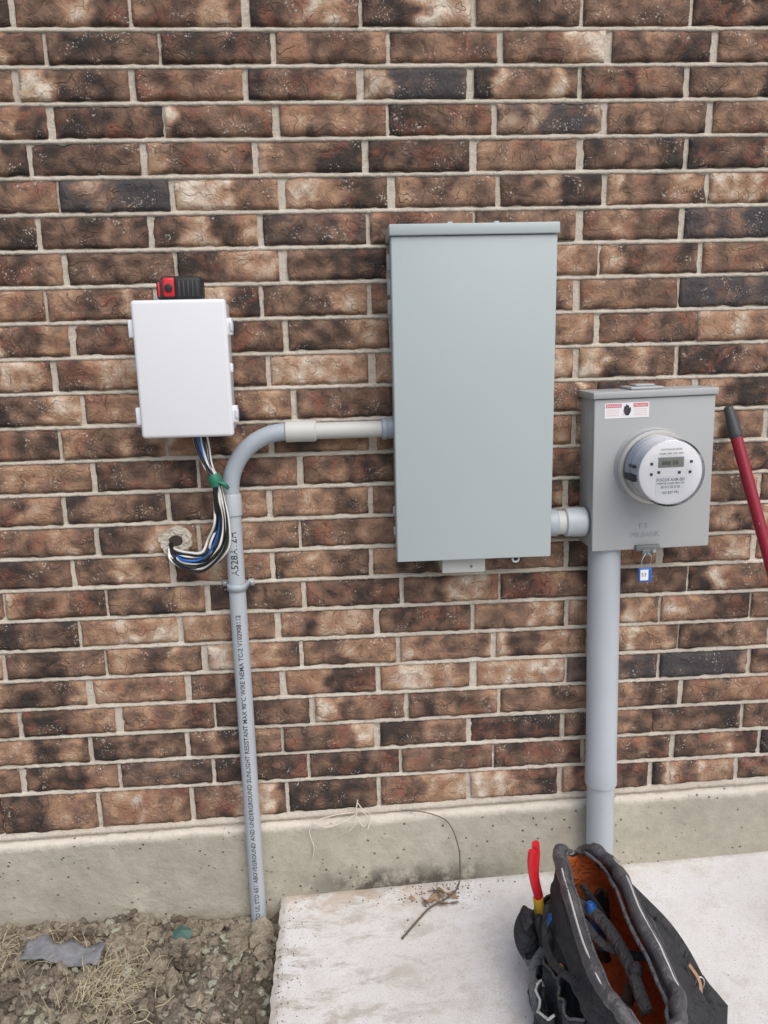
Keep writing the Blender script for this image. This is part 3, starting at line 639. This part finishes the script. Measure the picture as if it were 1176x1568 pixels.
for k,p in enumerate([[(.676,-.40,.14),(.655,-.42,.11),(.650,-.46,.125),(.668,-.49,.16)],[(.68,-.47,.17),(.650,-.50,.15),(.645,-.54,.10),(.665,-.57,.06)],[(.70,-.42,.24),(.68,-.48,.215),(.675,-.56,.22),(.70,-.64,.24)]]): tube('web_loop',cat(p,6),.008,[LEA,FABG,FAB][k],tbg,8,True,.35)
V=[];F=[]
for i in range(17):
    for j in range(11):
        u=i/16; v_=j/10; bulge=1-abs(u-.42)*1.2; x=.955+.135*v_*bulge; y=-.36-.30*u-.02*v_; z=.185-.150*v_**.8-.02*u+.022*nz(u*4,v_*3,2,1.)+.009*nz(u*9,v_*8,2,1.)
        V.append((x,y,max(z,.024)))
for i in range(16):
    for j in range(10): p=i*11+j; F.append((p,p+1,p+12,p+11))
o=mk('side_pocket',V,F,FAB,True,tbg); md=o.modifiers.new('s','SOLIDIFY'); md.thickness=.006
tube('pocket_edge',[Vector(V[i*11+10])+Vector((0,0,.003)) for i in range(17)],.003,FABG,tbg,8)
tube('shoulder_strap',cat([(.86,-.335,.27),(.93,-.38,.21),(.985,-.43,.16),(1.01,-.50,.12),(1.0,-.60,.11),(.97,-.68,.13)],8),.014,FAB,tbg,10,True,.3)
tube('inner_divider',cat([(.775,-.36,.20),(.81,-.45,.225),(.83,-.55,.22),(.83,-.68,.20)],8),.014,FABG,tbg,10,True,.5)
tube('inner_strap',cat([(.80,-.36,.24),(.83,-.43,.205),(.80,-.50,.20),(.84,-.56,.225)],8),.008,FAB,tbg,8,True,.4)
tube('inner_web',cat([(.76,-.50,.26),(.80,-.52,.215),(.86,-.55,.21),(.895,-.57,.23)],8),.010,FAB,tbg,8,True,.4)
tube('leather_tie',cat([(.97,-.56,.19),(.985,-.58,.165),(.978,-.61,.14),(.992,-.63,.11)],6),.005,TAN,tbg,8,True,.4)
def grip(name,a,b,r,mat,mat2=None):
    a=Vector(a);b=Vector(b);n=12; pts=[a.lerp(b,k/n) for k in range(n+1)]
    tube(name,pts,[r*(.62 if k==0 else 1+.12*math.sin(k*.9)) for k in range(n+1)],mat,tbg,14)
    if mat2: tube(name+'_band',[a.lerp(b,.9),a.lerp(b,1.12)],r*1.1,mat2,tbg,14)
tube('pliers_handle',cat([(.690,-.355,.352),(.693,-.352,.32),(.690,-.358,.27),(.700,-.366,.215)],6),.0105,RED,tbg,12,True,.8)
tube('pliers_handle',cat([(.678,-.372,.345),(.676,-.374,.31),(.684,-.376,.26),(.698,-.372,.215)],6),.0105,RED,tbg,12,True,.8)
tube('pliers_jaw',[(.694,-.372,.222),(.700,-.372,.17)],.012,YEL,tbg,12)
grip('screwdriver_blue',(.708,-.435,.225),(.708,-.43,.145),.012,BLUE,DGREY); grip('screwdriver_black',(.690,-.47,.215),(.705,-.465,.13),.012,BLACK,YEL)
grip('screwdriver_orange',(.700,-.54,.19),(.705,-.54,.12),.008,ORG,BLACK); grip('hammer_handle',(.685,-.41,.205),(.705,-.42,.1),.013,BLACK)
tube('work_glove',cat([(.672,-.37,.19),(.662,-.385,.155),(.664,-.40,.12),(.675,-.41,.08)],4),[.014+.014*math.sin(k/12*3.1) for k in range(13)],FAB,tbg,12)
for k in range(4): tube('glove_finger',cat([(.668,-.375-k*.012,.16),(.656,-.38-k*.013,.185),(.662,-.382-k*.014,.205)],4),.0075,FAB,tbg,8)
grip('tool_in_bag',(.80,-.42,.24),(.83,-.44,.12),.012,BLUE,BLACK); grip('tool_in_bag',(.84,-.60,.235),(.83,-.58,.12),.013,FABG,STEEL)
tube('carabiner',[Vector((.990+.010*math.cos(t),-.57,.150+.016*math.sin(t))) for t in [2*math.pi*k/16 for k in range(17)]],.002,STEEL,tbg,8)
